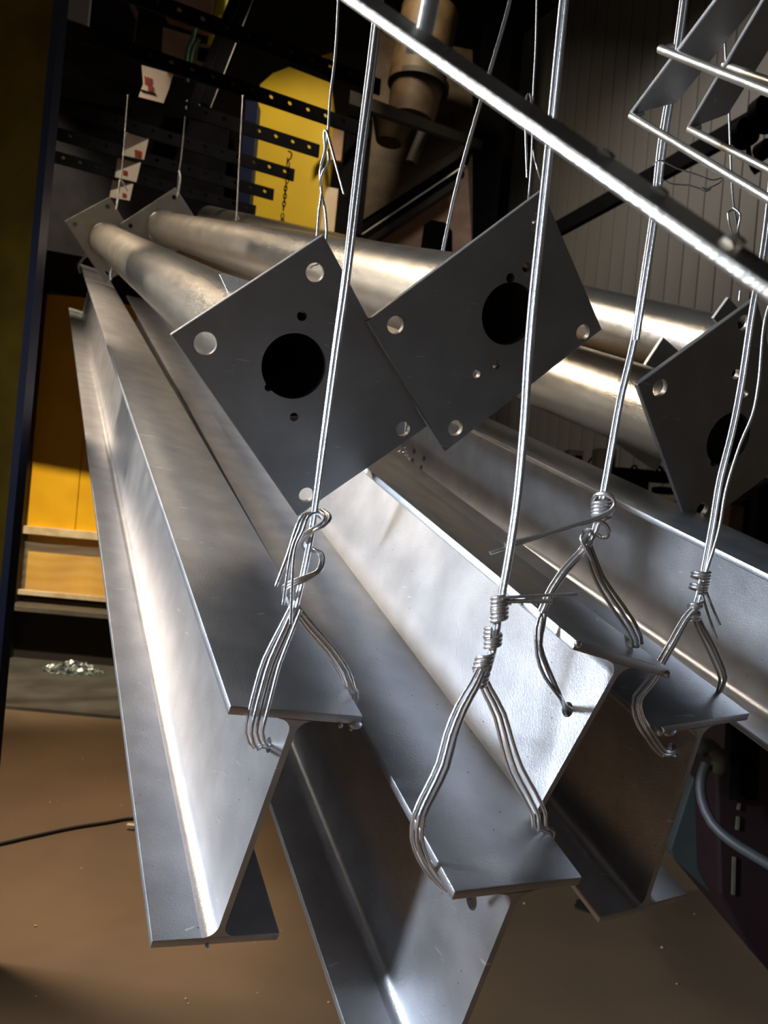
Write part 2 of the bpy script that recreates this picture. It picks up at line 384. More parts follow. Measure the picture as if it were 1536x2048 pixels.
P2 = plate('two', (.1737, -.2991, 1.2370), .7973, 0, 100, 410, S2, S1,
    holes=((1072, 445, .0137), (791, 650, .0137), (911, 856, .0135), (1166, 665, .0135), (1018, 628, .0495), (1021, 556, .0075), (1053, 535, .0075), (993, 729, .0075), (953, 748, .007)))
P3 = plate('three', (.6011, -.1591, 1.3691), .7593, 0, 98.7, 370.8, S1, S2,
    holes=((1320, 776, .0150), (1405, 1018, .0135), (1488, 645, .0135), (1457, 878, .0495), (1428, 925, .008), (1472, 748, .009), (1490, 786, .0075)))
post('leftmost galvanised pipe post, its plate nearest the left girder', P1, (214, 481, 4.05), (S1, S2), None, R=.085, hub=(588, 733))
post('galvanised pipe post in the middle whose plate leans behind the second wire', P2, (327, 456, 4.1), (S2, S1), None, hub=(1018, 628), far_roll=.78)
post('galvanised pipe post whose plate is cut by the right edge of the photo', P3, (330, 470, 5.0), None, None, hub=(1457, 878))
lug = [o for o in bpy.data.objects if o.name == 'pipe_post'][0]
# fourth pipe, behind the third plate, with two end brackets
c0 = at(1450, 706, 1.72); c1 = at(420, 440, 4.6); ax = (c1 - c0).normalized()
r4 = empty('pipe_post', (c0 + c1) / 2, 'upper galvanised pipe at the right that ends behind the plate at the right edge', 'pipe post', 'galvanised pipe posts with square end plates')
tubular('pipe', c0, c1, .079, .006, M_PIPE, r4)
d4, a4, w4 = axes(98.7, 370.8, -.35)
tl = at(1324, 674, 1.66)
box('end_plate', tl + a4 * .10 - w4 * .12, a4 * .10, w4 * .12, d4 * .005, M_PLATE, r4, bevel=.0015)
d5, a5, w5 = axes(98.7, 370.8, -.42)
tl = at(1455, 594, 1.60)
box('lug', tl + a5 * .03 - w5 * .026, a5 * .03, w5 * .026, d5 * .004, M_PLATE, r4, bevel=.001)
# ------------------------------------------------------------------ hanging wires
R_ = .0019
def hanger(label, base, group='hanging wires that carry the girders'):
    return empty('hanging_wire', base, label, 'wire', group)
def pth(*p): return [at(x, y, z) for x, y, z in p]
def on_top(key, px, py, lift=.003):
    g = G[key]; return hit(px, py, g['O'] + g['w'] * lift, g['w'])
# wire of girder one
r = hanger('triple wire in front of the leftmost plate, loose knot with three cut ends', at(600, 1230, .8))
bundle('strand', pth((772, -120, .83), (748, 90, .82), (718, 330, .81), (694, 540, .80), (672, 700, .80), (652, 850, .80), (632, 1000, .80), (620, 1080, .80), (606, 1150, .80), (588, 1225, .795)), 3, R_, M_WIRE, r, twist=1.5)
rim1 = gp('one', .0765, -.006, .035); rim1b = gp('one', .077, .002, .04)
bundle('loop_strand', pth((592, 1215, .79), (572, 1260, .79), (545, 1320, .785), (530, 1370, .78), (515, 1430, .775)) + [at(509, 1465, .775), at(520, 1492, .785), H1 - G['one']['a'] * .004, H1 + G['one']['a'] * .02], 4, R_, M_WIRE, r, loose=.5)
bundle('loop_strand', [H1 + G['one']['a'] * .012, gp('one', .03, -.034, .06), gp('one', .06, -.026, .045), gp('one', .079, -.012, .04), gp('one', .0795, .002, .045)] + pth((700, 1375, .80), (690, 1345, .80), (660, 1300, .80), (620, 1255, .795), (588, 1212, .795)), 3, R_, M_WIRE, r, loose=.25)
for k, (dx, dz) in enumerate(((0, 0), (5, -.004), (-5, -.002))):
    tube('knot_strand', pth((640 + dx, 1020, .81), (655 + dx, 1032, .80 + dz), (648 + dx, 1048, .785 + dz), (622 + dx, 1062, .785 + dz), (605, 1080 + dx, .80), (612, 1100, .815)), R_, M_WIRE, r, step=.003)
for k, (e, dx) in enumerate((((552, 1172, .775), 0), ((566, 1210, .775), 6), ((581, 1248, .77), 13))):
    tube('cut_end', pth((642, 1035, .815), (628 + dx * .3, 1026, .795), (604 + dx, 1033, .782), (590 + dx * 1.2, 1062, .778), (575 + dx, 1110, .776), e), R_ * .95, M_WIRE, r, step=.005)
for k in range(3):
    tube('knot_strand', pth((620, 1095 + 3 * k, .81), (636 + 3 * k, 1105, .80), (641 + 3 * k, 1122, .79), (634 + 3 * k, 1142, .785), (612, 1152 + 4 * k, .785), (585, 1162 + 5 * k, .785), (566 + 2 * k, 1175 + 6 * k, .79), (573, 1200 + 3 * k, .80), (588, 1220, .805)), R_, M_WIRE, r, step=.003)
# wire of girder two
r = hanger('wire in front of the middle plate, wound in tight coils above the lowest girder', at(990, 1210, .74))
bundle('strand', pth((1140, -120, .78), (1118, 100, .78), (1100, 280, .775), (1083, 440, .77), (1066, 600, .765), (1056, 720, .76), (1048, 850, .76), (1034, 1000, .755), (1018, 1110, .75), (1002, 1200, .75), (988, 1290, .75), (975, 1340, .75)), 2, R_ * 1.35, M_WIRE, r, twist=1.2, phase=.3)
coil('coil', at(999, 1190, .75), at(999, 1222, .75), .0074, 1.5, R_, M_WIRE, r, n=4, ph=1)
coil('coil', at(988, 1255, .75), at(986, 1280, .75), .0084, 1.2, R_, M_WIRE, r, n=3, R1=.0070, ph=2)
coil('coil', at(974, 1300, .75), at(960, 1352, .75), .0072, 1.2, R_ * 1.1, M_WIRE, r, n=3, R1=.0078)
bundle('loop_strand', pth((962, 1340, .745), (948, 1370, .74), (922, 1415, .735), (900, 1470, .73), (884, 1530, .725), (858, 1585, .72), (838, 1630, .715)) + pth((834, 1675, .72), (846, 1715, .735), (868, 1750, .75), (893, 1778, .765)), 3, R_, M_WIRE, r, loose=.6)
bundle('loop_strand', pth((955, 1338, .75), (975, 1380, .75), (1000, 1430, .75), (1016, 1490, .752), (1032, 1540, .755), (1058, 1590, .76), (1076, 1630, .762), (1078, 1655, .765)) + [gp('two', .079, -.004, .065), gp('two', .072, -.018, .06), gp('two', .02, -.03, .055)], 3, R_, M_WIRE, r, loose=.7)
tube('cut_end', pth((1005, 1196, .742), (1040, 1193, .742), (1100, 1190, .745), (1155, 1187, .745)), .0016, M_WIRE_D, r)
tube('cut_end', pth((1008, 1203, .744), (1050, 1202, .744), (1105, 1203, .745)), .0022, M_WIRE_D, r)
for px in (1018, 1042, 1072): tube('zinc_drip', pth((px, 1203, .744), (px + 3, 1210, .744)), .0012, M_WIRE_D, r)
# wire of girder three
r = hanger('double wire right of the middle plate with a long bent end pointing left', at(1190, 1080, .82))
bundle('strand', pth((1382, -120, .86), (1350, 120, .855), (1322, 290, .85), (1308, 420, .845), (1290, 540, .84), (1268, 680, .84), (1240, 800, .835), (1222, 900, .83), (1205, 995, .83), (1190, 1060, .825), (1172, 1092, .82)), 2, R_ * 1.1, M_WIRE, r, twist=1)
bundle('strand', pth((1386, -120, .858), (1354, 120, .853), (1327, 290, .848), (1312, 420, .843), (1294, 540, .838), (1272, 680, .838)), 2, R_, M_WIRE, r, twist=1)
for k in range(2):
    tube('cut_end', pth((1185, 1002 + 4 * k, .835), (1192, 990, .82), (1215, 990 - 3 * k, .812), (1229, 1003, .812), (1222, 1020 + 4 * k, .812), (1190, 1036 + 4 * k, .812), (1140, 1052 + 3 * k, .81), (1060, 1076 + 4 * k, .805), (1010 - 30 * k, 1088 + 18 * k, .80)), R_ * 1.1, M_WIRE, r, step=.004)
coil('coil', at(1203, 1000, .83), at(1202, 1030, .83), .0095, 1.4, R_, M_WIRE, r, ph=.6, n=3)
tube('knot_strand', pth((1195, 1040, .815), (1212, 1050, .815), (1219, 1068, .82), (1206, 1076, .83), (1185, 1062, .835), (1168, 1068, .825), (1165, 1085, .812), (1178, 1105, .812)), R_ * 1.1, M_WIRE, r, step=.004)
tube('knot_strand', pth((1185, 1060, .835), (1172, 1060, .82), (1162, 1078, .81), (1172, 1098, .81), (1184, 1120, .815)), R_ * 1.1, M_WIRE, r, step=.004)
bundle('loop_strand', pth((1180, 1080, .82), (1160, 1108, .818), (1130, 1140, .812), (1103, 1180, .805), (1092, 1205, .80), (1083, 1225, .80)), 3, R_ * .9, M_WIRE, r)
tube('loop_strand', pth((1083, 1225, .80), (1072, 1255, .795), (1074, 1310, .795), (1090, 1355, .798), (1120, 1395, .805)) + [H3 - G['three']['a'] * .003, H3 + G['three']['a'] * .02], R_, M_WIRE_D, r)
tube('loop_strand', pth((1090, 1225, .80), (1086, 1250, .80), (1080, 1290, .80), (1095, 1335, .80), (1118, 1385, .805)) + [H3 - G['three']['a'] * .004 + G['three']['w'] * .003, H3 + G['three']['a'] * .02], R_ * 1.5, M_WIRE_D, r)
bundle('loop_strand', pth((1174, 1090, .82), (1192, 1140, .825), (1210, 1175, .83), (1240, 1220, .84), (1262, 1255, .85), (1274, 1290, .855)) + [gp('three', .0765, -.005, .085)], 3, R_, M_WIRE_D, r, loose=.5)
# wire of girder four
r = hanger('wires at the right edge wound in a short coil over the dim right girder', at(1400, 1180, .93))
bundle('strand', pth((1556, 240, .96), (1530, 480, .955), (1505, 620, .95), (1484, 760, .95), (1465, 860, .945), (1440, 960, .94), (1425, 1050, .94), (1408, 1140, .935), (1398, 1190, .935), (1385, 1230, .93)), 2, R_ * 1.2, M_WIRE, r, twist=1)
tube('strand', pth((1560, 560, .93), (1530, 640, .93), (1518, 760, .93), (1505, 830, .93), (1480, 890, .93), (1452, 980, .93), (1438, 1060, .93), (1412, 1145, .93)), R_ * 1.1, M_WIRE, r)
coil('coil', at(1403, 1142, .935), at(1400, 1158, .935), .0098, 1.3, R_, M_WIRE, r, n=2)
coil('coil', at(1399, 1166, .935), at(1396, 1180, .935), .0095, 1.3, R_, M_WIRE, r, n=2)
coil('coil', at(1393, 1200, .93), at(1384, 1240, .93), .0068, 1.6, R_ * 1.2, M_WIRE, r, n=2)
tube('cut_end', pth((1402, 1175, .93), (1412, 1215, .93), (1433, 1277, .93)), R_ * .8, M_WIRE_D, r)
tube('cut_end', pth((1410, 1175, .93), (1422, 1208, .93), (1440, 1250, .93)), R_ * .8, M_WIRE_D, r)
bundle('loop_strand', pth((1388, 1220, .925), (1370, 1240, .925), (1345, 1285, .92), (1322, 1325, .915), (1300, 1365, .91), (1275, 1395, .905), (1276, 1430, .905), (1295, 1465, .91)) + [H4 - G['four']['a'] * .012 - G['four']['w'] * .004, H4 + G['four']['a'] * .01], 3, R_, M_WIRE, r, loose=.4)
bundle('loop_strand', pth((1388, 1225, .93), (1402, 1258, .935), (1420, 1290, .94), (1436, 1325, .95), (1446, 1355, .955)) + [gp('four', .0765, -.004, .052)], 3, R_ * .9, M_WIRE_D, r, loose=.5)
# thin wires of the pipe posts
def thin(label, base): return hanger(label, base, 'thin wires that carry the pipe posts')
h = hit(630, 545, P1['O'], P1['d'])
r = thin('thin single wire hooked in the top hole of the left plate, one end sticking out', h)
tube('strand', pth((682, -120, 1.13), (672, 90, 1.14), (660, 200, 1.14), (656, 265, 1.14), (650, 300, 1.14), (640, 345, 1.14), (643, 385, 1.145), (638, 420, 1.15), (634, 472, 1.16)), .0021, M_WIRE, r)
tube('cut_end', pth((642, 330, 1.13), (650, 300, 1.13), (648, 268, 1.13), (653, 262, 1.125), (664, 300, 1.12), (688, 388, 1.11)), .0021, M_WIRE, r, step=.005)
tube('loop_strand', pth((656, 300, 1.14), (657, 325, 1.13), (643, 352, 1.13), (642, 385, 1.15), (650, 420, 1.15), (653, 470, 1.15), (646, 505, 1.15), (636, 528, 1.155)) + [h + P1['d'] * .006 + P1['w'] * .008], .0021, M_WIRE, r, step=.005)
h = hit(1070, 445, P2['O'], P2['d'])
r = thin('thin wire twisted above the top corner of the middle plate', h)
tube('strand', pth((1076, -120, 1.2), (1072, 80, 1.2), (1067, 180, 1.2), (1064, 300, 1.2), (1058, 388, 1.21), (1056, 400, 1.225)), .0019, M_WIRE_D, r)
tube('cut_end', pth((1066, 240, 1.2), (1062, 195, 1.195), (1056, 188, 1.195), (1051, 210, 1.19), (1051, 260, 1.19), (1054, 355, 1.19)), .0019, M_WIRE, r, step=.006)
tube('loop_strand', pth((1066, 300, 1.2), (1074, 335, 1.195), (1084, 370, 1.2), (1090, 410, 1.2), (1080, 435, 1.21)) + [h + P2['d'] * .006], .0019, M_WIRE, r, step=.006)
tube('zinc_drip', [h - P2['d'] * .002 + P2['a'] * .0135, h - P2['d'] * .006], .0025, M_WIRE, r)
r = thin('long slanting pair of wires that vanishes behind the middle pipe', at(885, 500, 1.9))
bundle('strand', pth((1040, -120, 1.9), (1020, 0, 1.9), (985, 125, 1.9), (955, 225, 1.9), (925, 330, 1.9), (905, 410, 1.9), (884, 510, 1.9)), 2, .0024, M_WIRE, r)
r = thin('thin wire with an open twist above the plate at the right edge', at(1480, 480, 1.36))
tube('strand', pth((1447, -60, 1.3), (1449, 60, 1.3), (1452, 130, 1.3), (1458, 230, 1.31), (1462, 340, 1.32), (1466, 400, 1.33), (1472, 440, 1.34), (1480, 490, 1.36)), .0021, M_WIRE_D, r)
tube('loop_strand', pth((1470, 420, 1.33), (1457, 424, 1.32), (1458, 445, 1.32), (1469, 486, 1.33)), .002, M_WIRE, r, step=.006)
tube('loop_strand', pth((1466, 415, 1.33), (1480, 428, 1.32), (1478, 448, 1.32), (1474, 470, 1.33), (1480, 492, 1.34)), .002, M_WIRE, r, step=.006)
tube('loop_strand', pth((1480, 582, 1.6), (1478, 602, 1.6)), .0022, M_WIRE, r)
r = thin('kinked fine wire strung between the third wire and the thin twisted wire', at(1380, 370, .9))
tube('strand', pth((1306, 330, .84), (1314, 322, .83), (1326, 322, .84), (1352, 336, .86), (1390, 348, .9), (1425, 360, .95), (1443, 356, .97), (1440, 365, .97), (1420, 375, .95), (1402, 378, .94), (1380, 371, .92), (1345, 368, .88), (1322, 358, .85)), .0009, M_WIRE, r)
tube('zinc_drip', pth((1402, 376, .94), (1412, 381, .94), (1420, 376, .94)), .0022, M_WIRE, r)
# far end wires and hooks
r = thin('fine white wire tied to the far plate of the left post', at(232, 420, 3.85))
tube('strand', pth((256, 190, 3.8), (252, 240, 3.8), (246, 320, 3.8), (241, 362, 3.8), (236, 400, 3.8), (232, 418, 3.85)), .003, M_WIRE, r, step=.05)
tube('cut_end', pth((240, 358, 3.78), (246, 365, 3.78), (254, 382, 3.78)), .004, M_WIRE, r, step=.05)
tube('loop_strand', pth((240, 360, 3.78), (238, 378, 3.78), (235, 395, 3.8), (233, 412, 3.86)), .0045, M_WIRE, r, step=.05)
r = thin('fine wire tied to the far plate of the second post', at(354, 398, 4.0))
tube('strand', pth((374, 200, 4.0), (368, 260, 4.0), (362, 320, 4.0), (358, 345, 4.0), (354, 392, 4.05)), .003, M_WIRE_D, r, step=.05)
tube('loop_strand', pth((358, 342, 4.0), (361, 358, 4.0), (358, 378, 4.0), (354, 394, 4.05)), .0045, M_WIRE, r, step=.05)
r = thin('faint thin wire in front of the dark blue post beside the yellow panel', at(474, 440, 3.6))
tube('strand', pth((486, 190, 3.6), (480, 300, 3.6), (476, 380, 3.6), (474, 428, 3.6)), .003, M_WIRE, r, step=.05)
tube('loop_strand', pth((474, 428, 3.6), (478, 436, 3.6), (472, 442, 3.6), (474, 430, 3.6)), .003, M_WIRE, r, step=.02)
# far-end loop of girder one
r = hanger('loop of wire round the far upper end of the left girder', at(165, 515, 4.6))
tube('loop_strand', pth((205, 506, 4.3), (180, 506, 4.4), (158, 528, 4.5), (160, 545, 4.6)), .007, M_WIRE_D, r, step=.03)
tube('loop_strand', pth((222, 560, 3.9), (222, 545, 3.9), (226, 535, 3.9)), .005, M_WIRE, r, step=.03)
r = hanger('small tangle of bright wire behind the right corner of the leftmost plate', at(808, 918, 2.2))
coil('coil', at(800, 900, 2.2), at(812, 925, 2.2), .016, 3.5, .0022, M_WIRE, r, R1=.012)
tube('strand', pth((800, 900, 2.2), (806, 880, 2.2), (812, 850, 2.2), (830, 600, 2.2)), .0022, M_WIRE_D, r, step=.03)
# hanging chain over the yellow panel with a small triangular bracket
r = empty('hanging_chain', at(562, 440, 4.2), 'short dark chain with small grey bracket in front of the yellow cabinet', 'chain')
pts = pth((575, 322, 4.2), (578, 345, 4.2), (572, 370, 4.2), (569, 400, 4.2), (565, 432, 4.2))
for i in range(14):
    s = spline(pts, .02); p = s[int(i * (len(s) - 1) / 13)]
    q = [p + (X if i % 2 else Y) * .008 * math.cos(t / 10 * 6.283) + Z * .016 * math.sin(t / 10 * 6.283) for t in range(11)]
    V, Fc = tubegeo(q, .0028, 6); mesh('chain_link', V, Fc, M_BLACK, r, smooth=True)
tube('hook', pth((575, 322, 4.2), (582, 316, 4.2), (583, 306, 4.2), (576, 302, 4.2)), .004, M_BLACK, r, step=.01)
p = at(563, 445, 4.2); V = [p + v for v in (X * -.035 - Z * .02, X * .035 - Z * .02, Z * .03 + X * .005)]; V += [v + Y * .006 for v in V]
mesh('bracket', V, [(0, 1, 2), (5, 4, 3), (0, 3, 4, 1), (1, 4, 5, 2), (2, 5, 3, 0)], M_HOSE, r)
# ------------------------------------------------------------------ flat-bar frames that cross in front
def bar(name, A, B, wdir, wid, th, mt, root, bv=.3):
    A, B = Vector(A), Vector(B); e = (B - A).normalized(); wdir = Vector(wdir); wdir = (wdir - e * wdir.dot(e)).normalized(); t = e.cross(wdir)
    return box(name, (A + B) / 2 + wdir * wid / 2, e * (B - A).length / 2, wdir * wid / 2, t * th / 2, mt, root, bevel=min(th, wid) * bv)
A, B = at(640, -40, .47), at(1640, 660, .30)
r = empty('frame_bar', (A + B) / 2, 'blurred flat bar of a hanging frame crossing the top right of the photo in front', 'steel bar')
bar('flat_bar', A, B, Wd((.46, -.66, 1)), .032, .0062, M_BAR, r)
tube('upright_rod', pth((842, 92, .455), (852, 50, .455), (872, -60, .455)), .0055, M_WIRE, r)
q = at(845, 92, .455); tube('weld_bead', [q - X * .010, q, q + X * .012 - Z * .006], .005, M_WIRE_D, r, step=.003)
for px, py, z in ((1205, 318, .385), (1312, 392, .365), (1465, 490, .335), (1052, 235, .41), (960, 165, .43)):
    tube('weld_bead', [at(px - 12, py, z), at(px, py - 5, z), at(px + 14, py + 8, z)], .0042, M_BAR, r, step=.003)
def hframe(label, p_top, p_bot, face_off, rods, base):
    r = empty('bar_frame', base, label, 'steel frame', 'small flat bar frames hanging at the top right')
    A, B = at(*p_top), at(*p_bot)
    fo = Wd(face_off)
    bar('flat_bar', A, B, fo, .060, .0035, M_PLATE, r)
    for a_, b_ in rods: tube('rod', [at(*a_), at(*b_)], .0038, M_BAR, r, step=.1)
    for a_, b_ in rods: tube('weld_bead', [at(*a_) + X * .003, at(*a_) + X * .012 + Z * .003], .0032, M_WIRE, r, step=.003)
    return r
hframe('left one of two small flat bar frames hanging at the top right', (1475, -60, .61), (1259, 228, .76), (.038, -.012, .045), [((1320, 98, .70), (1620, 215, .58)), ((1262, 232, .76), (1640, 460, .60))], at(1259, 228, .76))
hframe('small flat bar frame hanging at the top right, nearer the photo corner', (1560, -60, .67), (1374, 257, .82), (.040, -.010, .045), [((1448, 130, .76), (1640, 200, .66)), ((1378, 258, .82), (1640, 392, .70))], at(1374, 257, .82))
# ------------------------------------------------------------------ perforated hanger rails
g0 = at(638, 302, 2.6 * 1.6)
grp = 'perforated black hanger rails under the roof'
for i, (ex, ey, off, tagx) in enumerate(((760, 175, 848, None), (740, 265, 756, None), (638, 303, 710, None), (588, 351, 657, None), (547, 390, 614, None), (511, 422, 579, None))):
    dep = 4.3 * 710 / off
    E = at(ex, ey, dep); hw = .036
    Lr = 3.4 if i < 2 else 2.3
    names = ['topmost perforated black rail, crossing above the yellow panel', 'second perforated rail from the top, crossing the whole yellow cabinet',
             'perforated rail with four holes ending before the right edge of the yellow panel', 'perforated rail with three holes over the yellow panel',
             'short-looking perforated rail with two holes over the yellow panel', 'lowest perforated rail, one hole showing over the yellow panel']
    o = box('hanger_rail', E - AR * Lr / 2, AR * Lr / 2, AX * .006, Z * hw, M_BLACK, None); tag(o, names[i], 'rail', grp)
    sp = .097; n0 = {0: 7, 1: 5}.get(i, 0)
    boolean(o, [cyl(E - AR * (.06 + sp * k) + Z * .008, AX, .0115, .06, 16) for k in range(int(Lr / sp))])
    st = 'yellow'
# dark cross beam further right
A, B = at(700, 198, 5.2), at(965, 292, 8.4)
tag(box('cross_bar', (A + B) / 2, (B - A) / 2, Y * .03, Z * .045, M_DARKB), 'dark level bar in front of the brown duct', 'bar')
def rail_depth(ex, ey, off, px):
    dep = 4.3 * 710 / off; E = at(ex, ey, dep); best = None
    for k in range(400):
        p = E - AR * (k * .008); q = p - Vector((0, 0, HC)); x = (q.x + 0) / q.y
        cx_ = (q.x + K * q.z) / N_; cz = q.y; 
        if CX + F * cx_ / cz <= px: return cz
    return dep
# cards with red characters
def card(label, corners, z, strokes, lower=None):
    P = [at(x, y, z) for x, y in corners]; n = Y * .004
    V = [p for p in P] + [p + n for p in P]; k = len(P)
    root = empty('sign_card', min(P, key=lambda p: p.z), label, 'sign', 'white cards with red characters seen between the rails')
    mesh('card', V, [tuple(range(k)), tuple(range(k, 2 * k))[::-1]] + [(i, (i + 1) % k, k + (i + 1) % k, k + i) for i in range(k)], M_PAPER, root)
    parts = []
    for (x0, y0, x1, y1, w) in strokes:
        a, b = at(x0, y0, z) - n * .5, at(x1, y1, z) - n * .5; e = (b - a).normalized(); s = e.cross(Y).normalized() * (w * z / F / 2)
        parts.append(boxgeo((a + b) / 2, (b - a) / 2, s, Y * .0008))
    V, Fc = join(parts); o = mesh('red_character', V, Fc, M_RED, root); o['kind'] = 'stuff' if False else 'thing'
    del o['kind']
    if lower:
        a, b = at(*lower[:2], z), at(*lower[2:], z); mesh('black_line', *boxgeo((a + b) / 2 - n * .5, (b - a) / 2, Y * .001, Z * .004), M_BLACK, root)
    return root
def glyph(cx, cy, s, r2=0):
    g = [(-.5, -.4, .4, -.25, .12), (-.45, -.05, .5, .05, .12), (-.4, .35, .45, .42, .12), (-.3, -.5, -.35, .45, .12), (.05, -.5, 0, .5, .12), (.4, -.45, .3, .4, .12), (-.1, .1, .35, .45, .14)]
    return [(cx + a * s, cy + b * s + .2 * a * s, cx + c * s, cy + d * s + .2 * c * s, w * s) for a, b, c, d, w in g]
card('largest and highest sign card, red characters over a black line', [(283, 130), (312, 138), (346, 148), (338, 176), (327, 206), (277, 193), (286, 168)], rail_depth(740, 265, 756, 310) + .035, glyph(296, 162, 16) + glyph(301, 178, 12), (282, 181, 311, 189))
card('white sign card with one red character near its lower right corner', [(252, 262), (298, 272), (287, 319), (244, 310)], rail_depth(588, 351, 657, 270) + .035, glyph(278, 308, 15))
card('narrow sign card just above the wire knot, pale red blot at its middle', [(235, 316), (281, 325), (272, 364), (230, 354)], rail_depth(547, 390, 614, 250) + .035, glyph(252, 346, 10))
card('lowest sign card, crossed by the fine wire above the far plate', [(225, 360), (266, 368), (259, 401), (219, 394)], rail_depth(511, 422, 579, 240) + .035, glyph(250, 391, 9))
# ------------------------------------------------------------------ yellow post at the left edge
z = 2.5
e0 = at(106, 0, z); e0.z = 0
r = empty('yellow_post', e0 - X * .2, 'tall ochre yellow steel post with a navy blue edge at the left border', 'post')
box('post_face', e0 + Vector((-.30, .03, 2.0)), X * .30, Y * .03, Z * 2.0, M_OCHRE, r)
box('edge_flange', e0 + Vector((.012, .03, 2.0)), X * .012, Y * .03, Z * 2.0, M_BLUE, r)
# ------------------------------------------------------------------ amber booth behind the post
z = 6.9
def zz(px, py, z): return at(px, py, z).z
bx0, bx1 = at(58, 1000, z).x, at(330, 1000, z).x
r = empty('spray_booth', Vector(((bx0 + bx1) / 2, z, 0)), 'amber walled booth with a pale framed window low down, behind the left girder', 'booth')
zt, zw, zf, zl = zz(100, 590, z), zz(100, 1056, z), zz(100, 1190, z), zz(100, 1205, z)
seam = at(158, 1000, z).x
box('wall_panel', Vector(((bx0 + seam) / 2, z, (zt + zw) / 2)), X * ((seam - bx0) / 2 - .003), Y * .03, Z * (zt - zw) / 2, M_AMBER, r, bevel=.004)
box('wall_panel', Vector(((bx1 + seam) / 2, z, (zt + zw) / 2)), X * ((bx1 - seam) / 2 - .003), Y * .03, Z * (zt - zw) / 2, M_AMBER, r, bevel=.004)
box('header', Vector(((bx0 + bx1) / 2 + .0, z - .70, zt + .53)), (X - Z * .09) * (bx1 - bx0) * 1.0, Y * .70, Z * .55, M_BLACK, r)  # depth, length and tilt shaped so its shadow crosses the amber panels
box('jamb', Vector((bx0 - .02, z - .10, zt / 2 + .2)), X * .03, Y * .12, Z * (zt / 2 + .2), M_DARKB, r)
wf = [(Vector(((bx0 + bx1) / 2 - .06, z - .06, zw - .03)), X * (bx1 - bx0) / 2 * 1.1, Z * .035), (Vector(((bx0 + bx1) / 2 - .06, z - .06, zf + .015)), X * (bx1 - bx0) / 2 * 1.1, Z * .022)]
for c, ax_, az_ in wf: box('window_frame', c, ax_, Y * .03, az_, M_PALE, r, bevel=.004)
box('window_frame', Vector((bx0 - .07, z - .06, (zw + zf) / 2)), X * .035, Y * .03, Z * (zw - zf) / 2, M_PALE, r, bevel=.004)
box('window_back', Vector(((bx0 + bx1) / 2, z + .05, (zw + zf) / 2)), X * (bx1 - bx0) / 2, Y * .02, Z * (zw - zf) / 2, M_AMBER, r)
# crinkled clear film over the window
V, Fc = [], []; nx, nz = 46, 22
for j in range(nz + 1):
    for i in range(nx + 1):
        u, v = i / nx, j / nz
        V.append(Vector((bx0 - .02 + u * (bx1 - bx0), z - .035 + .006 * math.sin(v * 37 + math.sin(u * 9) * 1.6) + .004 * math.sin(v * 61 + u * 7) + .004 * random.random(), zf + .02 + v * (zw - zf - .06))))
for j in range(nz):
    for i in range(nx): q = j * (nx + 1) + i; Fc.append((q, q + 1, q + nx + 2, q + nx + 1))
mesh('plastic_film', V, Fc, M_FILM, r, smooth=True, sharp=0)
box('sill', Vector(((bx0 + bx1) / 2 - .2, z - .16, zl - .03)), X * (bx1 - bx0) * .75, Y * .14, Z * .022, M_GREYB, r, bevel=.004)
box('plinth', Vector(((bx0 + bx1) / 2 - .2, z + .05, (zl - .06) / 2)), X * (bx1 - bx0) * .8, Y * .12, Z * (zl - .06) / 2, M_WALLD, r)
# zinc dross heap on the floor
base = hit(145, 1347, Vector((0, 0, 0)), Z)
r = tag(bpy.data.objects.new('dross_heap', None), 'small heap of grey zinc dross flakes on the floor behind the left girder', 'heap'); put(r, base, None)
parts = []
for i in range(420):
    a_ = random.random() * 6.283; q = random.random() ** .6; p = base + Vector((math.cos(a_) * q * .25, math.sin(a_) * q * .16, .02 + .085 * (1 - q) * random.random() ** .4))
    s = .010 + .016 * random.random(); u = Vector((random.random() - .5, random.random() - .5, random.random() - .5)).normalized(); v = u.orthogonal().normalized()
    parts.append(boxgeo(p, u * s, v * s * .8, u.cross(v) * s * .3))
V, Fc = join(parts); o = mesh('flakes', V, Fc, M_DROSS, r); o['kind'] = 'stuff'
n = 20; V = [base + Vector((math.cos(k / n * 6.283) * .24, math.sin(k / n * 6.283) * .15, .024)) for k in range(n)] + [base + Vector((0, 0, .09))]
mesh('core', V, [(k, (k + 1) % n, n) for k in range(n)] + [tuple(range(n))[::-1]], M_DROSS, r)
# cable on the floor
pts = [hit(px, py, Vector((0, 0, .008)), Z) for px, py in ((-60, 1700), (0, 1688), (70, 1672), (150, 1655), (215, 1645), (265, 1637), (330, 1640), (430, 1650))]
tag(tube('power_cable', pts, .0085, M_CABLE), 'thin black cable lying across the brown floor at the left', 'cable')
p = hit(262, 1655, Vector((0, 0, .01)), Z)
tag(box('wood_chip', p + Z * .006, X * .02, Y * .012, Z * .01, M_CREAM, bevel=.002), 'small pale chip on the floor beside the left girder', 'debris')
parts = []
for i in range(60):
    px, py = random.uniform(0, 1400), random.uniform(1480, 2040); p = hit(px, py, Vector((0, 0, .003)), Z); s = random.uniform(.0015, .0045)
    parts.append(boxgeo(p, X * s, Y * s * .7, Z * s * .5))
V, Fc = join(parts); tag(mesh('floor_grit', V, Fc, M_CREAM), 'pale specks of grit scattered on the brown floor', 'grit', kind='stuff')
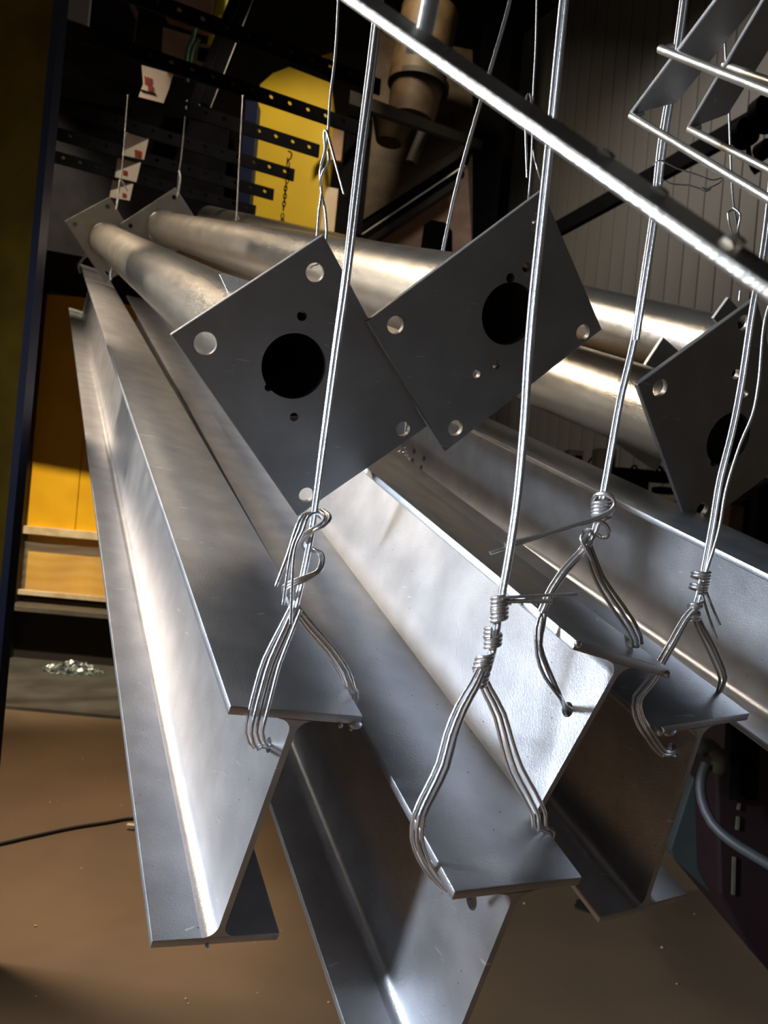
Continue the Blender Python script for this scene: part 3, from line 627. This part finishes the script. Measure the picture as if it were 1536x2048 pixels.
# ------------------------------------------------------------------ background machinery
def prism(name, pts, z, th, mt, parent=None, **k):
    P = [at(x, y, z) for x, y in pts]; n = len(P)
    for p in P: p.y = z
    V = P + [p + Y * th for p in P]
    return mesh(name, V, [tuple(range(n)), tuple(range(n, 2 * n))[::-1]] + [(i, (i + 1) % n, n + (i + 1) % n, n + i) for i in range(n)], mt, parent, **k)
z = 5.6
r = empty('yellow_cabinet', at(560, 1000, z) * 1, 'tall yellow steel cabinet with chamfered top, behind the perforated rails', 'cabinet')
prism('front_panel', [(520, 168), (545, 146), (578, 133), (663, 166), (660, 250), (629, 462), (545, 1455), (400, 1440), (494, 445), (512, 200)], z, .5, M_YEL, r, bevel=.006)
prism('top_flap', [(643, 112), (668, 104), (664, 122)], z, .1, M_YEL, r)
tag(prism('blue_post', [(492, 200), (516, 204), (496, 447), (401, 1480), (376, 1475), (470, 440)], 5.4, .12, M_BLUE), 'dark navy post along the left side of the yellow cabinet', 'post')
r = empty('board_panel', at(655, 455, 5.9), 'strip of faded cream board to the right of the yellow cabinet', 'board')
prism('board', [(661, 254), (688, 256), (684, 322), (655, 318)], 5.9, .03, M_PINK, r)
prism('board', [(648, 372), (678, 378), (668, 470), (640, 465)], 5.9, .03, M_CREAM, r)
prism('dark_post', [(696, 230), (745, 240), (722, 470), (672, 470)], 5.85, .1, M_BLACK, r)
# top-left clutter behind the rails
tag(prism('cream_board', [(112, -20), (182, -20), (175, 50), (118, 28)], 5.6, .03, M_LGREY), 'pale board at the top beside the yellow post', 'board')
r = empty('wall_box', at(380, 130, 5.9), 'faded brown box with a green hose looped on it, behind the top rails', 'box')
prism('box_body', [(330, -30), (432, -30), (420, 46), (322, 14)], 5.9, .2, M_PINK, r)
prism('box_body', [(326, 54), (385, 72), (378, 134), (322, 120)], 5.9, .2, M_PINK, r)
prism('box_body', [(388, 84), (428, 92), (412, 140), (378, 128)], 5.9, .2, M_PINK, r)
prism('socket', [(398, 94), (424, 98), (414, 124), (394, 118)], 5.88, .04, M_BLACK, r)
tube('hose', pth((392, 40, 5.8), (386, 76, 5.8), (376, 95, 5.8), (372, 130, 5.8), (374, 165, 5.8)), .016, M_GREEN, r, step=.05)
tube('hose', pth((398, 78, 5.85), (386, 95, 5.85), (380, 125, 5.85)), .016, M_GREEN, r, step=.05)
tube('hose', pth((394, 178, 5.8), (390, 222, 5.8)), .022, M_GREEN, r, step=.05)
r = empty('yellow_pipe', at(430, 80, 6.0), 'pair of bright yellow upright pipes behind the top rails', 'pipe')
tube('pipe', pth((446, -60, 6.0), (432, 42, 6.0), (422, 105, 6.0)), .038, M_YPIPE, r, step=.2, sides=16)
tube('pipe', pth((452, -60, 5.95), (446, 34, 5.95)), .034, M_YPIPE, r, step=.2, sides=16)
r = empty('roof_strut', at(430, 120, 5.2), 'black diagonal channel struts with thin bright edges across the top rails', 'strut')
for (x0, y0, x1, y1) in ((492, -30, 392, 225), (520, -40, 420, 215)):
    A, B = at(x0, y0, 5.2), at(x1, y1, 5.2); bar('channel', A, B, -X, .07, .03, M_BLACK, r); tube('bright_edge', [A + X * .004, B + X * .004], .003, M_BAR, r, step=.5)
# dark red blotch boxes
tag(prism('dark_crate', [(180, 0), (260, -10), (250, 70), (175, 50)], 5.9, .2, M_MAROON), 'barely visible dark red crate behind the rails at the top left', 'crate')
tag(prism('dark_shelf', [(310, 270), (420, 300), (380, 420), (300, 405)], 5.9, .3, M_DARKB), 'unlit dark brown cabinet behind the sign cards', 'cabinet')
# brown duct
r = empty('brown_duct', at(810, 300, 7.2), 'brown cylindrical duct with ring joints, behind the dark level bar', 'duct')
def drum(name, c, R, h, mt, root, tilt=Z, r2=None, sides=32):
    c = Vector(c); ax = Vector(tilt).normalized(); a_ = ax.orthogonal().normalized(); b_ = ax.cross(a_); r2 = r2 if r2 else R
    V = [c + ax * s * h / 2 + a_ * rr * math.cos(2 * math.pi * k / sides) + b_ * rr * math.sin(2 * math.pi * k / sides) for s, rr in ((-1, r2), (1, R)) for k in range(sides)]
    Fc = [tuple(range(sides))[::-1], tuple(range(sides, 2 * sides))] + [(k, (k + 1) % sides, sides + (k + 1) % sides, sides + k) for k in range(sides)]
    return mesh(name, V, Fc, mt, root, smooth=True, sharp=40)
upv = Vector((.10, 0, 1))
drum('duct_body', at(846, 100, 7.2), .27, .72, M_DUCT, r, upv)
drum('duct_ring', at(838, 172, 7.2), .285, .05, M_DARKB, r, upv)
drum('duct_body', at(828, 205, 7.2), .25, .35, M_DUCT, r, upv, r2=.22)
drum('duct_body', at(782, 262, 7.1), .20, .22, M_DUCT, r, upv, r2=.12)
drum('outlet', at(836, 290, 6.9), .05, .35, M_DARKB, r, Vector((.3, 0, 1)), sides=16)
tag(prism('brown_hood', [(748, 60), (945, 100), (945, 480), (915, 1325), (640, 1300), (700, 480), (744, 240)], 8.2, .3, M_DUCT), 'large brown sloping hood wall behind the duct', 'hood')
r = empty('conveyor_rails', at(820, 400, 7.0), 'dark diagonal rails running down across the brown hood', 'rails')
for k, (x0, y0, x1, y1, w, mt) in enumerate(((935, 300, 716, 440, .075, M_DUCT), (935, 318, 716, 465, .05, M_BLACK), (928, 336, 716, 478, .012, M_BAR), (925, 346, 716, 490, .05, M_BLACK), (915, 368, 730, 492, .05, M_DARKB))):
    A, B = at(x0, y0, 8.14 - .05 * k), at(x1, y1, 8.14 - .05 * k); box('rail', (A + B) / 2, (B - A) / 2, Y * .06, (B - A).normalized().cross(Y) * w * .6, mt, r)
tag(prism('cream_sheet', [(775, 405), (935, 330), (945, 520), (760, 500)], 8.15, .045, M_PINK), 'cream sheet wall below the diagonal rails', 'sheet')
r = empty('black_motor', at(865, 490, 6.0), 'black rounded motor housing peeping over the middle pipe', 'motor')
prism('housing', [(845, 470), (848, 448), (862, 438), (892, 444), (905, 462), (905, 520), (838, 520)], 6.0, .25, M_BLACK, r, bevel=.01)
prism('stand', [(850, 519), (895, 519), (822, 1425), (775, 1421)], 6.05, .15, M_BLACK, r)
# diagonal dark rail on the right wall with trolleys
A, B = at(1095, 470, 7.6), at(1600, 190, 5.2)
r = empty('crane_rail', (A + B) / 2, 'dark inclined rail running up along the grey clad wall', 'rail')
box('rail', (A + B) / 2, (B - A) / 2, Z * .075, (B - A).normalized().cross(Z) * .03, M_BLACK, r)
for px, py, z_, R in ((1488, 268, 5.2, .095), (1532, 228, 5.1, .12), (1528, 300, 5.1, .06)):
    drum('pulley', at(px, py, z_), R, .08, M_BLACK, r, Vector((.3, -1, .1)))
tube('hook', pth((1495, 285, 5.1), (1500, 320, 5.1), (1512, 345, 5.1), (1520, 330, 5.1)), .018, M_BLACK, r, step=.05)
# bench with motors at the right
z = 6.2
r = empty('work_bench', at(1250, 1040, z), 'dark bench with a pale top edge behind the third wire', 'bench')
zt = zz(1240, 992, z)
bxa, bxb = at(1130, 1000, z).x, at(1420, 1000, z).x
box('bench_top', Vector(((bxa + bxb) / 2, z, zt)), X * (bxb - bxa) / 2, Y * .25, Z * .015, M_CREAM, r)
box('bench_body', Vector(((bxa + bxb) / 2, z, zt / 2 - .02)), X * (bxb - bxa) / 2, Y * .24, Z * (zt / 2 - .01), M_BLACK, r)
box('name_label', Vector((at(1312, 997, z).x, z - .245, zt - .04)), X * .018, Y * .004, Z * .008, M_LGREY, r)
for i, (x0, y0, x1, y1, lab) in enumerate(((1088, 902, 1108, 925, 'leftmost grey machine head above the rear girder'), (1132, 900, 1160, 945, 'second grey machine head from the left above the rear girder'), (1188, 898, 1225, 955, 'grey machine head right beside the third wire'))):
    r = empty('machine_head', at((x0 + x1) / 2, y1, 6.6), lab, 'machine', 'grey machine heads against the clad wall')
    c = at((x0 + x1) / 2, (y0 + y1) / 2, 6.6); hx, hy = (x1 - x0) / 2 * 6.6 / F, (y1 - y0) / 2 * 6.6 / F
    box('housing', c, X * hx, Y * .1, Z * hy, M_GREYB, r, bevel=.006)
    box('door_opening', c - Y * .102 + X * hx * .3 - Z * hy * .15, X * hx * .5, Y * .004, Z * hy * .6, M_BLACK, r)
    box('stand', Vector((c.x, c.y, (c.z - hy) / 2)), X * hx * .5, Y * .06, Z * (c.z - hy) / 2, M_GREYB, r)
r = empty('black_machine', at(1280, 985, 6.1), 'low black machine with hoses on top standing on the bench', 'machine')
for x0, y0, x1, y1 in ((1228, 940, 1340, 962), (1235, 958, 1290, 990), (1310, 975, 1350, 988), (1220, 936, 1248, 950)):
    c = at((x0 + x1) / 2, (y0 + y1) / 2, 6.1); box('body', c, X * (x1 - x0) / 2 * 6.1 / F, Y * .09, Z * (y1 - y0) / 2 * 6.1 / F, M_BLACK, r, bevel=.008)
tube('hose', pth((1262, 944, 6.0), (1264, 934, 6.0), (1272, 932, 6.0), (1276, 944, 6.0)), .008, M_BLACK, r)
tube('hose', pth((1178, 945, 6.4), (1177, 925, 6.4), (1184, 916, 6.4)), .008, M_BLACK, r)
tube('hose', pth((1312, 942, 6.0), (1318, 932, 6.0), (1326, 942, 6.0)), .012, M_BLACK, r)
# machines at the right edge
r = empty('dark_machine', at(1500, 1100, 5.0), 'dark machine block with a small brown box at the right edge, behind the fourth wire', 'machine')
prism('body', [(1485, 1000), (1512, 995), (1550, 995), (1550, 1110), (1470, 1090)], 5.0, .4, M_BLACK, r)
prism('brown_box', [(1462, 1010), (1488, 1014), (1484, 1075), (1455, 1068)], 4.98, .2, M_DUCT, r)
prism('column', [(1518, 970), (1560, 950), (1560, 1200), (1505, 1110)], 4.9, .3, M_BLACK, r, bevel=.02)
# lower right: maroon machine, ring, bars, panel
r = empty('maroon_machine', hit(1480, 1900, Vector((0, 0, 0)), Z), 'dark maroon machine at the lower right with a big curved grey pipe', 'machine')
prism('body', [(1430, 1500), (1640, 1440), (1640, 2060), (1500, 1900), (1440, 1790)], 2.75, .8, M_MAROON, r, bevel=.01)
prism('side_panel', [(1385, 1560), (1436, 1500), (1436, 1760), (1425, 1790), (1345, 1715), (1340, 1700)], 2.95, .3, M_TEAL, r, bevel=.006)
tube('guard_ring', pth((1412, 1528, 2.6), (1402, 1560, 2.58), (1404, 1600, 2.55), (1424, 1645, 2.5), (1460, 1680, 2.45), (1510, 1712, 2.4), (1570, 1745, 2.35), (1640, 1770, 2.3)), .017, M_HOSE, r, step=.03, sides=14)
for x0, x1 in ((1466, 1488), (1500, 1524)):
    prism('upright_bar', [(x0, 1395), (x1, 1395), (x1 - 8, 1600), (x0 - 8, 1600)], 2.7, .05, M_BLACK, r)
for x0, y0, x1, y1 in ((1477, 1608, 1482, 1620), (1474, 1634, 1480, 1660), (1466, 1715, 1472, 1790)):
    prism('marking_strip', [(x0, y0), (x1, y0), (x1 - 2, y1), (x0 - 2, y1)], 2.735, .008, M_GREYB, r)
tube('rag', pth((1395, 1505, 2.6), (1410, 1490, 2.6), (1425, 1500, 2.6), (1440, 1520, 2.6), (1435, 1545, 2.6)), .028, M_OLIVE, r, step=.02)
tag(prism('pale_board', [(1395, 1440), (1536, 1390), (1536, 1480), (1500, 1560), (1400, 1520)], 3.7, .03, M_PAPER), 'pale lilac board glimpsed under the tip of the right girder', 'board')
p = hit(1170, 1812, Vector((0, 0, .004)), Z)
V = [p + Vector((math.cos(k / 12 * 6.283) * .045 * (1 + .3 * math.sin(k * 2.1)), math.sin(k / 12 * 6.283) * .05, 0)) for k in range(12)]; V += [v + Z * .004 for v in V]
tag(mesh('oil_stain', V, [tuple(range(12)), tuple(range(12, 24))[::-1]] + [(i, (i + 1) % 12, 12 + (i + 1) % 12, 12 + i) for i in range(12)], M_CABLE), 'small black oily patch on the floor under the girders', 'stain')
# zinc drips on girder ends
def blob(key, x, y, s, rad, st=(1, 1, 1)):
    g = G[key]; c = gp(key, x, y, s); bm = bmesh.new(); bmesh.ops.create_icosphere(bm, subdivisions=2, radius=rad)
    V = [c + g['a'] * v.co.x * st[0] + g['w'] * v.co.y * st[1] + g['d'] * v.co.z * st[2] for v in bm.verts]; Fc = [tuple(v.index for v in f.verts) for f in bm.faces]; bm.free()
    mesh('zinc_drip', V, Fc, M_GALV, g['root'], smooth=True, sharp=0)
blob('one', .070, -.012, .001, .005, (1.6, 1, 1)); blob('one', .052, -.0135, 0, .003); blob('one', .066, -.017, 0, .0022)
blob('one', -.01, -.300 * 1.0467 - .001, 0, .0028); blob('four', -.070, -.006, 0, .006); blob('four', -.05, -.012, .002, .005, (2, 1, 1))
blob('three', -.072, -.003, 0, .004); blob('three', .072, -.006, 0, .0045); blob('two', -.055, -.30, .1, .003)

prism('lug', [(438, 549), (448, 545), (500, 562), (490, 590), (462, 600)], 1.36, .012, M_BAR, lug, bevel=.001)
